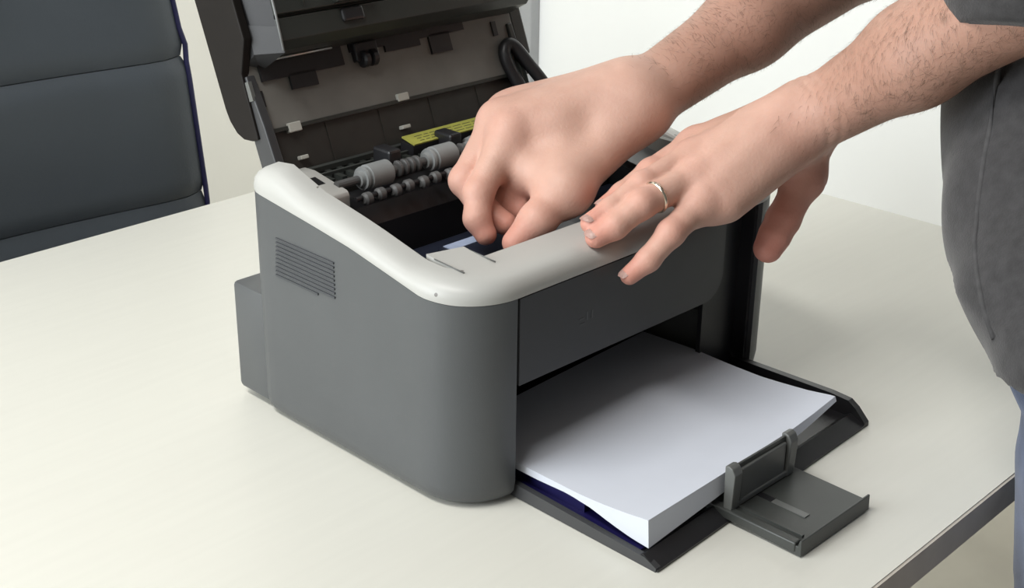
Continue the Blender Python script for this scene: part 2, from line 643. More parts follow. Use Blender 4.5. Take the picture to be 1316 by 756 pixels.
# raised tab in the front-left corner of the frame
tabz = 0.168
tabv = [(0.024, 0.026, 0.1652), (0.052, 0.026, 0.1650), (0.052, 0.058, tabz+0.0004), (0.024, 0.064, tabz+0.0008)]
vs = [(x, y, z) for x, y, z in tabv]+[(x, y, z-0.02) for x, y, z in tabv]
pp(frompy('frame_tab', vs, [(0, 1, 2, 3), (7, 6, 5, 4), (0, 4, 5, 1), (1, 5, 6, 2), (2, 6, 7, 3), (3, 7, 4, 0)], MT['white']), None)
for gx, gz in ((0.0240, 0.0), (0.0520, 0.0)):
    pp(tube('groove_shadow', [(gx, 0.028, 0.1662), (gx, 0.040, 0.1668), (gx, 0.056, 0.1676)], 0.0005, MT['guide']))  # dark strips paint the shadow lines of the grooves beside the tab
# hinge caps at both rear corners
for sx in (0, 1):
    x0, x1 = (0.0215, 0.049) if sx == 0 else (0.306, 0.3335)
    prof = [(0.172, 0.160), (0.172, 0.1775), (0.175, 0.1800), (0.212, 0.1860), (0.224, 0.1855), (0.226, 0.180), (0.226, 0.160)]
    hc = prism('hinge_cap', prof, 0, x0, x1, MT['white'], r=0.0022)
    pp(autosmooth(hc))
    sw = prism('cap_slot', [(0.190, 0.1790), (0.190, 0.1826), (0.202, 0.1846), (0.202, 0.180)], 0, (x0+x1)/2-0.001, (x0+x1)/2+0.0055, MT['black'])
    pp(sw, hc)
# right rear switch recess
pp(box('recess_panel', (0.3335, 0.100, 0.168), (0.338, 0.150, 0.1745), MT['lidgrey']))

pp(prism('inner_side_panel', [(0.046, 0.150), (0.046, 0.156), (0.150, 0.172), (0.150, 0.165)], 0, 0.282, 0.331, MT['grey']))
pp(box('panel_strip', (0.318, 0.050, 0.158), (0.3235, 0.148, 0.1775), MT['lidgrey'], xf=None))
# cavity walls
pp(box('cavity_wall', (0.0215, 0.046, 0.06), (0.025, 0.226, 0.160), MT['black']))
pp(box('cavity_wall', (0.330, 0.046, 0.06), (0.3335, 0.226, 0.160), MT['black']))
pp(box('cavity_wall', (0.027, 0.0425, 0.095), (0.328, 0.0455, 0.160), MT['black']))
pp(box('cavity_floor', (0.027, 0.045, 0.093), (0.328, 0.226, 0.097), MT['black']))
pp(prism('cavity_back', [(0.226, 0.098), (0.165, 0.098), (0.168, 0.150), (0.178, 0.162), (0.2, 0.170), (0.226, 0.176)], 0, 0.03, 0.325, MT['black']))
# rollers on a shaft
ROLL_Y, ROLL_Z = 0.183, 0.1815
pp(lathe('roller_shaft', (0.045, ROLL_Y, ROLL_Z), (1, 0, 0), [(0, .0032), (0.27, .0032)], MT['smallroller'], seg=12))
for x0 in (0.065, 0.130, 0.172, 0.222, 0.268):
    rl = lathe('feed_roller', (x0, ROLL_Y, ROLL_Z), (1, 0, 0), [(0, .0055), (.003, .0062), (.003, .0085), (.005, .0090), (.0055, .0080), (.0075, .0080), (.008, .0095), (.0275, .0095), (.029, .0080), (.029, .005), (.031, .005)], MT['roller'], seg=24)
    pp(autosmooth(rl, 30))
pp(lathe('idler_shaft', (0.05, 0.168, 0.1735), (1, 0, 0), [(0, .002), (0.26, .002)], MT['black'], seg=10))
for k, x0 in enumerate(np.arange(0.056, 0.30, 0.0135)):
    pp(autosmooth(lathe('idler_wheel', (float(x0), 0.1665+0.0015*(k % 2), 0.1725), (1, 0, 0), [(0, .003), (.0015, .0048), (.006, .0048), (.0075, .003)], MT['smallroller'], seg=14)))
for k, x0 in enumerate((0.101, 0.107, 0.113, 0.119, 0.165, 0.208, 0.214)):
    pp(autosmooth(lathe('shaft_collar', (x0, ROLL_Y, ROLL_Z), (1, 0, 0), [(0, .0045), (.001, .0062), (.003, .0062), (.004, .0045)], MT['smallroller'], seg=16)))
for k, x0 in enumerate((0.098, 0.160, 0.203)):
    pp(box('roller_bracket', (x0, 0.186, 0.172), (x0+0.012, 0.206, 0.195), MT['black'], r=0.002))
# ribbed exit grille behind the rollers
pp(box('grille_base', (0.045, 0.196, 0.168), (0.315, 0.226, 0.1775), MT['liddark']))
for k in range(24):
    x0 = 0.05+k*0.011
    pp(box('grille_rib', (x0, 0.196, 0.1770), (x0+0.0045, 0.222, 0.1815), MT['lidgreen']))
pp(box('grille_rail', (0.045, 0.206, 0.181), (0.315, 0.2085, 0.1835), MT['slide']))
pp(box('grille_rail', (0.045, 0.217, 0.181), (0.315, 0.2215, 0.1850), MT['slide']))
xl = Matrix.Translation((0.178, 0.2075, 0.1905)) @ Matrix.Rotation(math.radians(12), 4, 'X')
yl = box('warning_label', (-0.043, -0.0075, -0.0006), (0.043, 0.0075, 0.0006), MT['yellow'], xf=xl)
pp(yl)
bm = bmesh.new()
for r_ in range(3):
    xx = -0.034
    while xx < 0.03:
        ln = random.uniform(0.003, 0.009)
        add_box(bm, (xx, -0.0045+0.0036*r_, 0.0006), (xx+ln, -0.0037+0.0036*r_, 0.00075))
        xx += ln+0.002
bmesh.ops.transform(bm, matrix=xl, verts=bm.verts)
pp(frombm('label_print', bm, MT['labelink']), yl)
pp(box('label_bracket', (0.134, 0.200, 0.176), (0.222, 0.215, 0.1885), MT['black']))

# ------------------------------------------------------------------ lid
TL = math.atan(0.4)
# local lid axes: x, u (up along lid), w (toward the front)
LX = Matrix(((1, 0, 0, 0), (0, -math.cos(TL), math.sin(TL), 0.229), (0, math.sin(TL), math.cos(TL), 0.199), (0, 0, 0, 1)))
# coordinates passed as (x, w, u)
LID0, LID1 = 0.0180, 0.306
shell_prof = [(-0.034, 0.245), (-0.034, 0.040), (-0.032, 0.029), (-0.027, 0.020), (-0.020, 0.0155), (-0.010, 0.013), (-0.0065, 0.014), (-0.0065, 0.245)]
lid = prism('lid', shell_prof, 0, LID0, LID1, MT['gloss'], r=0.0012, xf=LX)
pp(autosmooth(lid, 40))


def lb(name, lo, hi, m, r=0.0, parent=lid):
    o = box(name, lo, hi, m, r=r, xf=LX)
    o.parent = parent
    return o


def lpz(name, poly, a, b, m, r=0.0):
    o = prism(name, poly, 0, a, b, m, r=r, xf=LX)
    o.parent = lid
    return o


# side cheeks of the lid
lpz('lid_cheek', [(-0.034, 0.245), (-0.034, 0.040), (-0.0325, 0.031), (-0.028, 0.0215), (-0.021, 0.0155), (-0.011, 0.0125), (-0.003, 0.0125), (-0.001, 0.060), (0.014, 0.082), (0.014, 0.245)], LID0-0.0006, 0.0245, MT['gloss'], 0.001)
lpz('lid_cheek', [(-0.036, 0.245), (-0.036, 0.03), (-0.02, 0.022), (-0.002, 0.03), (-0.001, 0.245)], LID1-0.014, LID1+0.0006, MT['lidgreen'], 0.002)
# hinge plate at the left
lpz('hinge_plate', [(-0.012, -0.016), (-0.012, 0.058), (0.001, 0.058), (0.006, 0.02), (0.008, -0.016)], 0.0195, 0.027, MT['front'], 0.001)
lb('hinge_plate_clip', (0.0185, -0.004, 0.040), (0.0215, 0.003, 0.054), MT['guide'])
lpz('hinge_plate', [(-0.012, -0.020), (-0.012, 0.058), (0.001, 0.058), (0.004, 0.02), (0.004, -0.020)], 0.284, 0.290, MT['lidgreen'], 0.001)
# inner panels
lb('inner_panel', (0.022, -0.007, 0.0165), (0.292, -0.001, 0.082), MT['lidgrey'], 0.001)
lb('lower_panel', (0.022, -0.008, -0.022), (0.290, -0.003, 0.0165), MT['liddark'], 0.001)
lb('panel_ledge', (0.022, -0.004, 0.0145), (0.290, 0.0005, 0.0172), MT['lidgreen'])
# overhanging upper block with bevelled left facet
lpz('upper_panel', [(-0.004, 0.066), (0.022, 0.069), (0.030, 0.075), (0.031, 0.0905), (0.028, 0.0915), (0.028, 0.0925), (0.033, 0.0935), (0.040, 0.245), (-0.004, 0.245)], 0.036, 0.292, MT['lidgreen'], 0.0006)
# sloped cheek between the outer shell and the rim
vsl = []
for (x, w_, u_) in [(0.0240, 0.010, 0.088), (0.036, 0.029, 0.070), (0.036, 0.040, 0.245), (0.0240, 0.014, 0.245),
                    (0.0240, -0.006, 0.078), (0.036, -0.006, 0.062), (0.036, -0.006, 0.245), (0.0240, -0.006, 0.245)]:
    vsl.append(LX @ Vector((x, w_, u_)))
o = frompy('upper_cheek', vsl, [(0, 1, 2, 3), (7, 6, 5, 4), (0, 4, 5, 1), (1, 5, 6, 2), (2, 6, 7, 3), (3, 7, 4, 0)], MT['black'])
o.parent = lid
vsl = []
for (x, w_, u_) in [(0.0245, 0.011, 0.071), (0.037, 0.0305, 0.0665), (0.037, 0.0320, 0.085), (0.0245, 0.0125, 0.092),
                    (0.0245, -0.004, 0.064), (0.037, -0.004, 0.060), (0.037, -0.004, 0.085), (0.0245, -0.004, 0.092)]:
    vsl.append(LX @ Vector((x, w_, u_)))
o = frompy('cheek_foot', vsl, [(0, 1, 2, 3), (7, 6, 5, 4), (0, 4, 5, 1), (1, 5, 6, 2), (2, 6, 7, 3), (3, 7, 4, 0)], MT['front'])
o.parent = lid
o = tube('rim_highlight', [LX @ Vector((0.0365, w_, u_)) for w_, u_ in [(0.0305, 0.068), (0.033, 0.095), (0.036, 0.15), (0.0405, 0.244)]], 0.0009, MT['roller'])  # light grey line paints the highlight on the rim
o.parent = lid
o = tube('panel_seam', [LX @ Vector((0.062, w_, u_)) for w_, u_ in [(0.0335, 0.096), (0.036, 0.15), (0.040, 0.24)]], 0.0006, MT['slide'])
o.parent = lid
# latch bump on the upper panel
lb('panel_latch', (0.088, 0.026, 0.094), (0.120, 0.039, 0.102), MT['lidgreen'], 0.002)
lb('panel_latch', (0.094, 0.024, 0.080), (0.114, 0.0335, 0.090), MT['black'], 0.002)
# dark openings, shiny rods, wheels on the grey panel
for (x0, x1, u0, u1) in [(0.032, 0.108, 0.052, 0.070), (0.056, 0.080, 0.042, 0.054), (0.116, 0.150, 0.060, 0.072), (0.150, 0.186, 0.055, 0.072), (0.186, 0.235, 0.060, 0.074), (0.196, 0.218, 0.046, 0.062)]:
    lb('panel_opening', (x0, -0.002, u0), (x1, 0.0012, u1), MT['black'])
for (x0, x1, u_) in [(0.034, 0.096, 0.066), (0.152, 0.204, 0.0685)]:
    o = tube('steel_rod', [LX @ Vector((x0, 0.006, u_)), LX @ Vector(((x0+x1)/2, 0.006, u_)), LX @ Vector((x1, 0.006, u_))], 0.0011, MT['chrome'])
    o.parent = lid
for x0 in (0.122, 0.130):
    o = lathe('exit_wheel', LX @ Vector((x0, 0.004, 0.053)), (1, 0, 0), [(0, .004), (.001, .0065), (.005, .0065), (.006, .004)], MT['black'], seg=16)
    o.parent = lid
lb('wheel_holder', (0.118, -0.002, 0.052), (0.140, 0.005, 0.066), MT['black'], 0.001)
for (x0, u0, sx, sz) in [(0.043, 0.012, 0.011, 0.007), (0.149, 0.0155, 0.011, 0.006), (0.046, -0.009, 0.007, 0.003), (0.146, -0.006, 0.008, 0.003)]:
    lb('panel_clip', (x0, -0.004, u0), (x0+sx, 0.002, u0+sz), MT['whitebit'], 0.0006)
for k in range(4):
    x0 = 0.078+k*0.052
    lb('panel_rib', (x0, -0.004, -0.018), (x0+0.0012, -0.0024, 0.0135), MT['liddark'])
lb('panel_hole', (0.267, -0.002, 0.050), (0.272, 0.0004, 0.062), MT['black'])
lb('panel_hole', (0.0265, -0.002, 0.034), (0.030, 0.0004, 0.046), MT['black'])
# looped stay arm at the right
loop = [(0.274, 0.004, 0.040), (0.281, 0.006, 0.038), (0.289, 0.010, 0.020), (0.297, 0.014, 0.000), (0.297, 0.014, -0.012), (0.286, 0.012, -0.014), (0.278, 0.008, -0.004), (0.272, 0.005, 0.018), (0.270, 0.004, 0.032)]
lp_ = []
for i in range(len(loop)):
    for k in range(5):
        t = k/5
        a, b, c, d = [np.array(loop[(i+j) % len(loop)]) for j in (-1, 0, 1, 2)]
        q = 0.5*((2*b)+(c-a)*t+(2*a-5*b+4*c-d)*t*t+(3*b-a-3*c+d)*t**3)
        lp_.append(LX @ Vector(q))
o = tube('stay_arm', lp_, 0.0056, MT['black'], closed=True)
o.parent = lid

# ------------------------------------------------------------------ paper tray
tray_prof = [(0.10, 0.002), (-0.110, 0.002), (-0.1225, 0.0005), (-0.1225, 0.002), (-0.1100, 0.0085), (-0.105, 0.005), (0.10, 0.005)]
tray = prism('paper_tray', tray_prof, 0, 0.0485, 0.3135, MT['black'])
# shear so the front edge matches: front runs slightly nearer the body at the right
for v in tray.data.vertices:
    if v.co.y < -0.05:
        v.co.y += 0.0105*(v.co.x-0.0485)/0.265
pp(tray)
lw = prism('tray_wall', [(0.03, 0.001), (-0.121, 0.0), (-0.1215, 0.003), (-0.112, 0.0070), (-0.060, 0.0090), (0.0, 0.0108), (0.03, 0.0110)], 0, 0.0478, 0.0525, MT['front'])
pp(lw, tray)
rw = prism('tray_wall', [(0.03, 0.001), (-0.112, 0.0), (-0.112, 0.004), (-0.103, 0.013), (-0.096, 0.0175), (-0.080, 0.0185), (0.012, 0.0165), (0.016, 0.021), (0.03, 0.021)], 0, 0.308, 0.3140, MT['black'])
pp(rw, tray)
pp(box('tray_fringe', (0.053, -0.104, 0.005), (0.075, 0.02, 0.0066), MT['navy']), tray)  # added strip, its navy imitates a colour fringe on black plastic
pp(box('lift_plate', (0.060, -0.05, 0.0065), (0.268, 0.075, 0.0165), MT['navy']), tray)
# slide-out extension with paper stop
sx0, sx1 = 0.1265, 0.2085
slide = prism('tray_slide', [(-0.095, 0.0090), (-0.170, 0.0078), (-0.1735, 0.0078), (-0.1745, 0.0125), (-0.1760, 0.0125), (-0.1765, 0.0010), (-0.172, 0.0010), (-0.10, 0.0040)], 0, sx0, sx1, MT['slide'], r=0.0004)
pp(slide)
pp(box('slide_rail', (sx0-0.0008, -0.172, 0.003), (sx0+0.006, -0.10, 0.0100), MT['slide'], r=0.001), slide)
pp(box('slide_rail', (sx0+0.010, -0.170, 0.0075), (sx0+0.0125, -0.115, 0.0098), MT['slide']), slide)
pp(box('slide_slot', (0.158, -0.131, 0.0080), (0.1635, -0.112, 0.0089), MT['black']), slide)
pp(box('slide_slot', (0.158, -0.158, 0.0078), (0.1635, -0.131, 0.0087), MT['guide']), slide)
GY = -0.1155
stop = box('paper_stop', (0.129, GY-0.004, 0.009), (0.2, GY, 0.0135), MT['guide'], r=0.001)
pp(stop)


def post(x0, x1):
    prof = [(GY-0.0045, 0.009), (GY-0.0055, 0.036), (GY-0.003, 0.0405), (GY, 0.042), (GY+0.003, 0.041), (GY+0.002, 0.009)]
    return pp(prism('stop_post', prof, 0, x0, x1, MT['guide'], r=0.0008), stop)


post(0.1275, 0.1365)
post(0.1925, 0.2015)
pp(box('stop_plate', (0.139, GY-0.0030, 0.010), (0.191, GY, 0.0365), MT['guide'], r=0.001), stop)
pp(box('stop_plate', (0.1365, GY-0.0010, 0.010), (0.1925, GY+0.001, 0.040), MT['slide'], r=0.0005), stop)

# ------------------------------------------------------------------ paper stack
bm = bmesh.new()
X0, X1 = 0.0545, 0.2705
ny_, nx_ = 40, 24


def ptop(x, y):
    s = (x-X0)/(X1-X0)
    # left edge profile and right edge profile measured from the photograph
    zl = np.interp(y, [-0.108, -0.090, -0.070, -0.050, 0.006, 0.09], [0.0296, 0.0268, 0.0245, 0.0232, 0.0230, 0.0220])
    zr = np.interp(y, [-0.106, -0.085, -0.06, -0.040, -0.012, 0.024, 0.075], [0.0385, 0.0350, 0.0325, 0.0312, 0.0312, 0.0322, 0.0302])
    ss = np.interp(s, [0, .40, .75, .86, 1.0], [0, .12, .32, .55, 1.0])   # front edge lies flat, then lifts at the right corner
    k = np.clip((-0.03-y)/0.06, 0, 1)
    s = s*(1-k)+ss*k
    return float(zl*(1-s)+zr*s)


def pthick(x, y):
    s = (x-X0)/(X1-X0)
    edge = np.interp(y, [-0.108, -0.095, -0.080, -0.068, -0.057, -0.045, -0.036, -0.011, 0.08], [0.0202, 0.0172, 0.0130, 0.0093, 0.0063, 0.0047, 0.0042, 0.0053, 0.0050])
    return float(edge*(1-s)+0.0035*s)


ys = np.linspace(-0.108, 0.075, ny_+1)
xs = np.linspace(X0, X1, nx_+1)
tops, bots = [], []
for y in ys:
    rt, rb = [], []
    for x in xs:
        yy = y+(0.002*(x-X0)/(X1-X0) if y < -0.05 else 0)
        z = ptop(x, y)
        rt.append(bm.verts.new((x-0.0022*max(0, 1-abs(y+0.108)/0.02)*0, yy, z)))
        rb.append(bm.verts.new((x, yy-0.0015, max(z-pthick(x, y), 0.0085))))
    tops.append(rt)
    bots.append(rb)
for j in range(ny_):
    for i in range(nx_):
        bm.faces.new((tops[j][i], tops[j][i+1], tops[j+1][i+1], tops[j+1][i]))
        bm.faces.new((bots[j][i], bots[j+1][i], bots[j+1][i+1], bots[j][i+1]))
    bm.faces.new((tops[j][0], tops[j+1][0], bots[j+1][0], bots[j][0]))
    bm.faces.new((tops[j][nx_], bots[j][nx_], bots[j+1][nx_], tops[j+1][nx_]))
for i in range(nx_):
    bm.faces.new((tops[0][i], bots[0][i], bots[0][i+1], tops[0][i+1]))
    bm.faces.new((tops[ny_][i], tops[ny_][i+1], bots[ny_][i+1], bots[ny_][i]))
ps = autosmooth(frombm('paper_stack', bm, MT['paper']), 40)
tag(ps, 'stack of blank white paper loaded in the front tray', 'paper')

# ------------------------------------------------------------------ toner cartridge
TC = empty('toner_cartridge', (0.178, 0.09, 0.1), 'dark navy toner cartridge gripped by the hand inside the printer', 'cartridge')


def tcp(o):
    o.parent = TC
    o.location = (-0.178, -0.09, -0.1)
    return o


tcp(autosmooth(prism('cartridge_body', [(0.052, 0.099), (0.160, 0.099), (0.164, 0.115), (0.155, 0.128), (0.125, 0.131), (0.10, 0.126), (0.06, 0.124), (0.052, 0.118)], 0, 0.040, 0.315, MT['cart'], r=0.002)))
tcp(box('handle', (0.090, 0.082, 0.122), (0.205, 0.1285, 0.1375), MT['cart'], r=0.004))
tcp(box('handle_label', (0.095, 0.1150, 0.1372), (0.128, 0.1250, 0.1381), MT['cartlabel']))
tcp(box('end_cap', (0.034, 0.060, 0.100), (0.044, 0.15, 0.126), MT['black'], r=0.003))
tcp(box('end_cap', (0.311, 0.060, 0.100), (0.321, 0.15, 0.126), MT['black'], r=0.003))
#PERSON

# ------------------------------------------------------------------ person: implicit surfaces meshed with surface nets
def v3(*a):
    return np.array(a, dtype=np.float64)


def cone(P, a, b, r1, r2):
    ba = (b-a).astype(np.float32)
    pa = P-a.astype(np.float32)
    h = np.clip((pa@ba)/float(ba@ba), 0, 1)
    q = pa-h[:, None]*ba
    return np.sqrt((q*q).sum(1))-(r1+(r2-r1)*h)


def smin(a, b, k):
    h = np.maximum(k-np.abs(a-b), 0)/k
    return np.minimum(a, b)-h*h*k*0.25


def chain(P, pts, rs, k=0.004):
    d = None
    for i in range(len(pts)-1):
        c = cone(P, pts[i], pts[i+1], rs[i], rs[i+1])
        d = c if d is None else smin(d, c, k)
    return d


def sdf_mesh(f, lo, hi, h, newton=2):
    lo, hi = np.array(lo), np.array(hi)
    B = 6
    n = (np.ceil((hi-lo)/h/B).astype(int))*B
    nb = n//B
    ii = [lo[k]+(np.arange(nb[k])+0.5)*B*h for k in range(3)]
    G = np.stack(np.meshgrid(*ii, indexing='ij'), -1).reshape(-1, 3).astype(np.float32)
    act = (np.abs(f(G)) < B*h*1.25).reshape(nb)
    a2 = act.copy()
    for ax in range(3):          # grow to be safe
        s = np.roll(a2, 1, ax) | np.roll(a2, -1, ax) | a2
        a2 = s
    fine = np.zeros(n+1, bool)
    fine[:-1, :-1, :-1] = np.repeat(np.repeat(np.repeat(act, B, 0), B, 1), B, 2)
    fine[1:, :, :] |= fine[:-1, :, :]
    fine[:, 1:, :] |= fine[:, :-1, :]
    fine[:, :, 1:] |= fine[:, :, :-1]
    idx = np.argwhere(fine)
    val = np.full(n+1, np.nan, np.float32)
    val[fine] = f((lo+idx*h).astype(np.float32))
    nan = np.isnan(val)
    s = val < 0
    # cells whose eight corners are known and of mixed sign
    def corner(A, dx, dy, dz):
        return A[dx:n[0]+dx, dy:n[1]+dy, dz:n[2]+dz]
    cs = [(dx, dy, dz) for dx in (0, 1) for dy in (0, 1) for dz in (0, 1)]
    cnt = np.zeros(n, np.int8)
    bad = np.zeros(n, bool)
    for c in cs:
        cnt += corner(s, *c)
        bad |= corner(nan, *c)
    cell = (cnt > 0) & (cnt < 8) & ~bad
    ci = np.argwhere(cell)
    acc = np.zeros((len(ci), 3))
    m = np.zeros(len(ci))
    cv = {c: val[ci[:, 0]+c[0], ci[:, 1]+c[1], ci[:, 2]+c[2]] for c in cs}
    for c in cs:
        for ax in range(3):
            if c[ax] == 0:
                d = list(c)
                d[ax] = 1
                d = tuple(d)
                v0, v1 = cv[c], cv[d]
                x = (v0 < 0) != (v1 < 0)
                t = np.where(x, v0/np.where(x, v0-v1, 1), 0)
                p_ = np.tile(np.array(c, float), (len(ci), 1))
                p_[:, ax] = t
                acc[x] += p_[x]
                m[x] += 1
    V = lo+(ci+acc/m[:, None])*h
    num = np.full(n, -1, np.int64)
    num[tuple(ci.T)] = np.arange(len(ci))
    faces = []
    for ax in range(3):
        o1, o2 = (ax+1) % 3, (ax+2) % 3
        A = np.take(s, range(0, n[ax]), axis=ax)
        Bv = np.take(s, range(1, n[ax]+1), axis=ax)
        e = np.argwhere(A != Bv)
        e = e[(e[:, o1] > 0) & (e[:, o2] > 0) & (e[:, o1] < n[o1]) & (e[:, o2] < n[o2])]
        flip = A[tuple(e.T)]
        q = []
        for (d1, d2) in ((1, 1), (0, 1), (0, 0), (1, 0)):
            c = e.copy()
            c[:, o1] -= d1
            c[:, o2] -= d2
            q.append(num[tuple(c.T)])
        q = np.stack(q, 1)
        ok = (q >= 0).all(1)
        q, flip = q[ok], flip[ok]
        q[~flip] = q[~flip][:, ::-1]
        faces.append(q)
    F = np.concatenate(faces)
    for _ in range(newton):
        P = V.astype(np.float32)
        e = np.float32(h*0.5)
        g = np.stack([(f(P+np.eye(3, dtype=np.float32)[k]*e)-f(P-np.eye(3, dtype=np.float32)[k]*e))/(2*e) for k in range(3)], 1)
        d = f(P)
        g2 = np.maximum((g*g).sum(1), 0.3)
        st = np.clip(d/g2, -h*0.5, h*0.5)
        V = V-g*st[:, None]
    return V, F


def mesh_from(name, parts, m, parent, attrs=None):
    vs, fs, off = [], [], 0
    for V, F in parts:
        vs.append(V)
        fs.append(F+off)
        off += len(V)
    V, F = np.concatenate(vs), np.concatenate(fs)
    me = bpy.data.meshes.new(name)
    me.vertices.add(len(V))
    me.vertices.foreach_set('co', V.astype(np.float32).ravel())
    me.loops.add(F.size)
    me.loops.foreach_set('vertex_index', F.astype(np.int32).ravel())
    me.polygons.add(len(F))
    me.polygons.foreach_set('loop_start', np.arange(0, F.size, 4, dtype=np.int32))
    me.update(calc_edges=True)
    me.validate()
    if attrs:
        for k, fn in attrs.items():
            a = me.attributes.new(k, 'FLOAT', 'POINT')
            a.data.foreach_set('value', fn(V).astype(np.float32))
    o = link(name, me, m, parent, smooth=True)
    return o


def nrm(a):
    return a/np.linalg.norm(a)


PE = empty('person', (0.44, -0.34, FLOOR), 'person in grey t-shirt and jeans leaning over the printer', 'person')


def pep(o):
    o.parent = PE
    o.location = (-0.44, 0.34, -FLOOR)
    return o


# ---- left arm (rests on the front of the printer)
Lw, Le = at(1050, 146, 0.985), at(1352, -38, 0.850)
Lsh = v3(0.372, -0.135, 0.575)
Lm = dict(p=at(899, 262, 0.952), r=at(893, 228, 0.962), m=at(888, 204, 0.982), i=at(893, 186, 1.005))
Lf = dict(
    p=[Lm['p'], at(862, 300, 0.938), at(833, 334, 0.936), at(809, 354, 0.938)],
    r=[Lm['r'], at(824, 263, 0.936), at(790, 291, 0.931), at(766, 305, 0.930)],
    m=[Lm['m'], at(826, 240, 0.955), at(785, 272, 0.942), at(760, 287, 0.936)],
    i=[Lm['i'], at(836, 222, 0.985), at(800, 250, 0.972), at(778, 266, 0.964)])
Lt = [at(1050, 178, 0.998), at(1034, 228, 1.010), at(1006, 283, 1.012), at(987, 319, 1.010)]
Llat = nrm(Lm['i']-Lm['p'])
Ldir = nrm(Lm['m']-Lw)
Ln = np.cross(Ldir, Llat)
Ln = nrm(Ln if Ln[2] > 0 else -Ln)
FR = dict(i=[.0112, .0096, .0084, .0072], m=[.0116, .0102, .0090, .0076], r=[.0112, .0100, .0088, .0076], p=[.0106, .0093, .0080, .0066])


def left_arm(P):
    # forearm
    d = chain(P, [Lw-Llat*0.010, Lw*0.55+Le*0.45-Llat*0.011, Le-Llat*0.008, Lsh], [.0200, .0265, .0355, .047], .02)
    d = smin(d, chain(P, [Lw+Llat*0.010, Lw*0.55+Le*0.45+Llat*0.010, Le+Llat*0.008, Lsh], [.0195, .0260, .0345, .047], .02), .02)
    # metacarpals with faint tendons
    for k, off, r0 in (('p', -.011, .0125), ('r', -.004, .0130), ('m', .004, .0132), ('i', .011, .0128)):
        d = smin(d, cone(P, Lw+Llat*off+Ldir*.012+Ln*.002, Lm[k]-Ln*.0015, r0, FR[k][0]+.0008), .020)
        d = smin(d, cone(P, Lw+Llat*off*1.2+Ldir*.02-Ln*.011, Lm[k]-Ln*.008-Ldir*.006, .011, .0095), .012)
        d = smin(d, cone(P, Lw+Llat*off*.6+Ldir*.02+Ln*.0150, Lm[k]+Ln*.0070-Ldir*.006, .0010, .0020), .012)
    d = smin(d, cone(P, Lw-Llat*.016+Ldir*.02-Ln*.010, Lm['p']-Ldir*.02-Ln*.008, .013, .012), .014)
    # ulna head
    d = smin(d, cone(P, Lw-Llat*.012+Ln*.009-Ldir*.012, Lw-Llat*.012+Ln*.009-Ldir*.016, .0135, .0135), .012)
    # thumb and its ball
    d = smin(d, cone(P, Lw+Llat*.010-Ln*.008, Lt[1], .0180, .0135), .016)
    d = smin(d, cone(P, Lm['i']-Ldir*.025-Ln*.008, Lt[1], .010, .010), .018)
    d = smin(d, chain(P, Lt[1:], [.0132, .0122, .0095], .005), .006)
    d = smin(d, cone(P, Lt[2]*.4+Lt[3]*.6+CF*-.001, Lt[3], .0118, .0098), .005)
    # fingers
    fing = None
    for k in 'imrp':
        pts, rs = Lf[k], FR[k]
        c = chain(P, pts, rs, .004)
        c = smin(c, cone(P, pts[1]+Ln*.0006, pts[1]*.97+pts[0]*.03+Ln*.0006, rs[1]-.0004, rs[1]-.0004), .003)
        c = smin(c, cone(P, pts[0]+Ln*.0003, pts[0]*.95+pts[1]*.05+Ln*.0003, rs[0]-.0006, rs[0]-.0006), .008)
        fing = c if fing is None else smin(fing, c, .0022)
    d = smin(d, fing, .006)
    # web between the finger roots
    for a, b in (('p', 'r'), ('r', 'm'), ('m', 'i')):
        A = Lf[a][0]*.72+Lf[a][1]*.28-Ln*.004
        B = Lf[b][0]*.72+Lf[b][1]*.28-Ln*.004
        d = smin(d, cone(P, A, B, .0062, .0062), .008)
    # wrist creases
    for s_ in (-.002, .006):
        t = ((P-(Lw+Ldir*s_).astype(np.float32))@Ldir.astype(np.float32))
        d = d+0.0005*np.exp(-(t/0.0016)**2)
    return d


# ---- right arm (reaches into the printer)
Rw, Re = at(822, 128, 1.035), at(1118, -78, 1.120)
Rsh = v3(0.672, -0.060, 0.575)
Rm_ = dict(i=at(655, 172, 1.000), m=at(640, 156, 1.022), r=at(650, 146, 1.045), p=at(672, 142, 1.062))
Rf = dict(
    i=[Rm_['i'], at(615, 248, .983), at(613, 281, .977), at(624, 301, .977)],
    m=[Rm_['m'], at(598, 232, 1.003), at(622, 270, .996), at(650, 288, .990)],
    r=[Rm_['r'], at(618, 226, 1.022), at(645, 258, 1.010), at(668, 272, 1.004)],
    p=[Rm_['p'], at(646, 222, 1.042), at(668, 248, 1.028), at(688, 256, 1.020)])
Rt = [at(790, 185, 1.012), at(725, 245, 0.982), at(690, 284, 0.970), at(663, 312, 0.966)]
Rlat = nrm(Rm_['i']-Rm_['p'])
Rdir = nrm(Rm_['m']-Rw)
Rn = np.cross(Rdir, Rlat)
Rn = nrm(Rn if Rn[2] > 0 else -Rn)


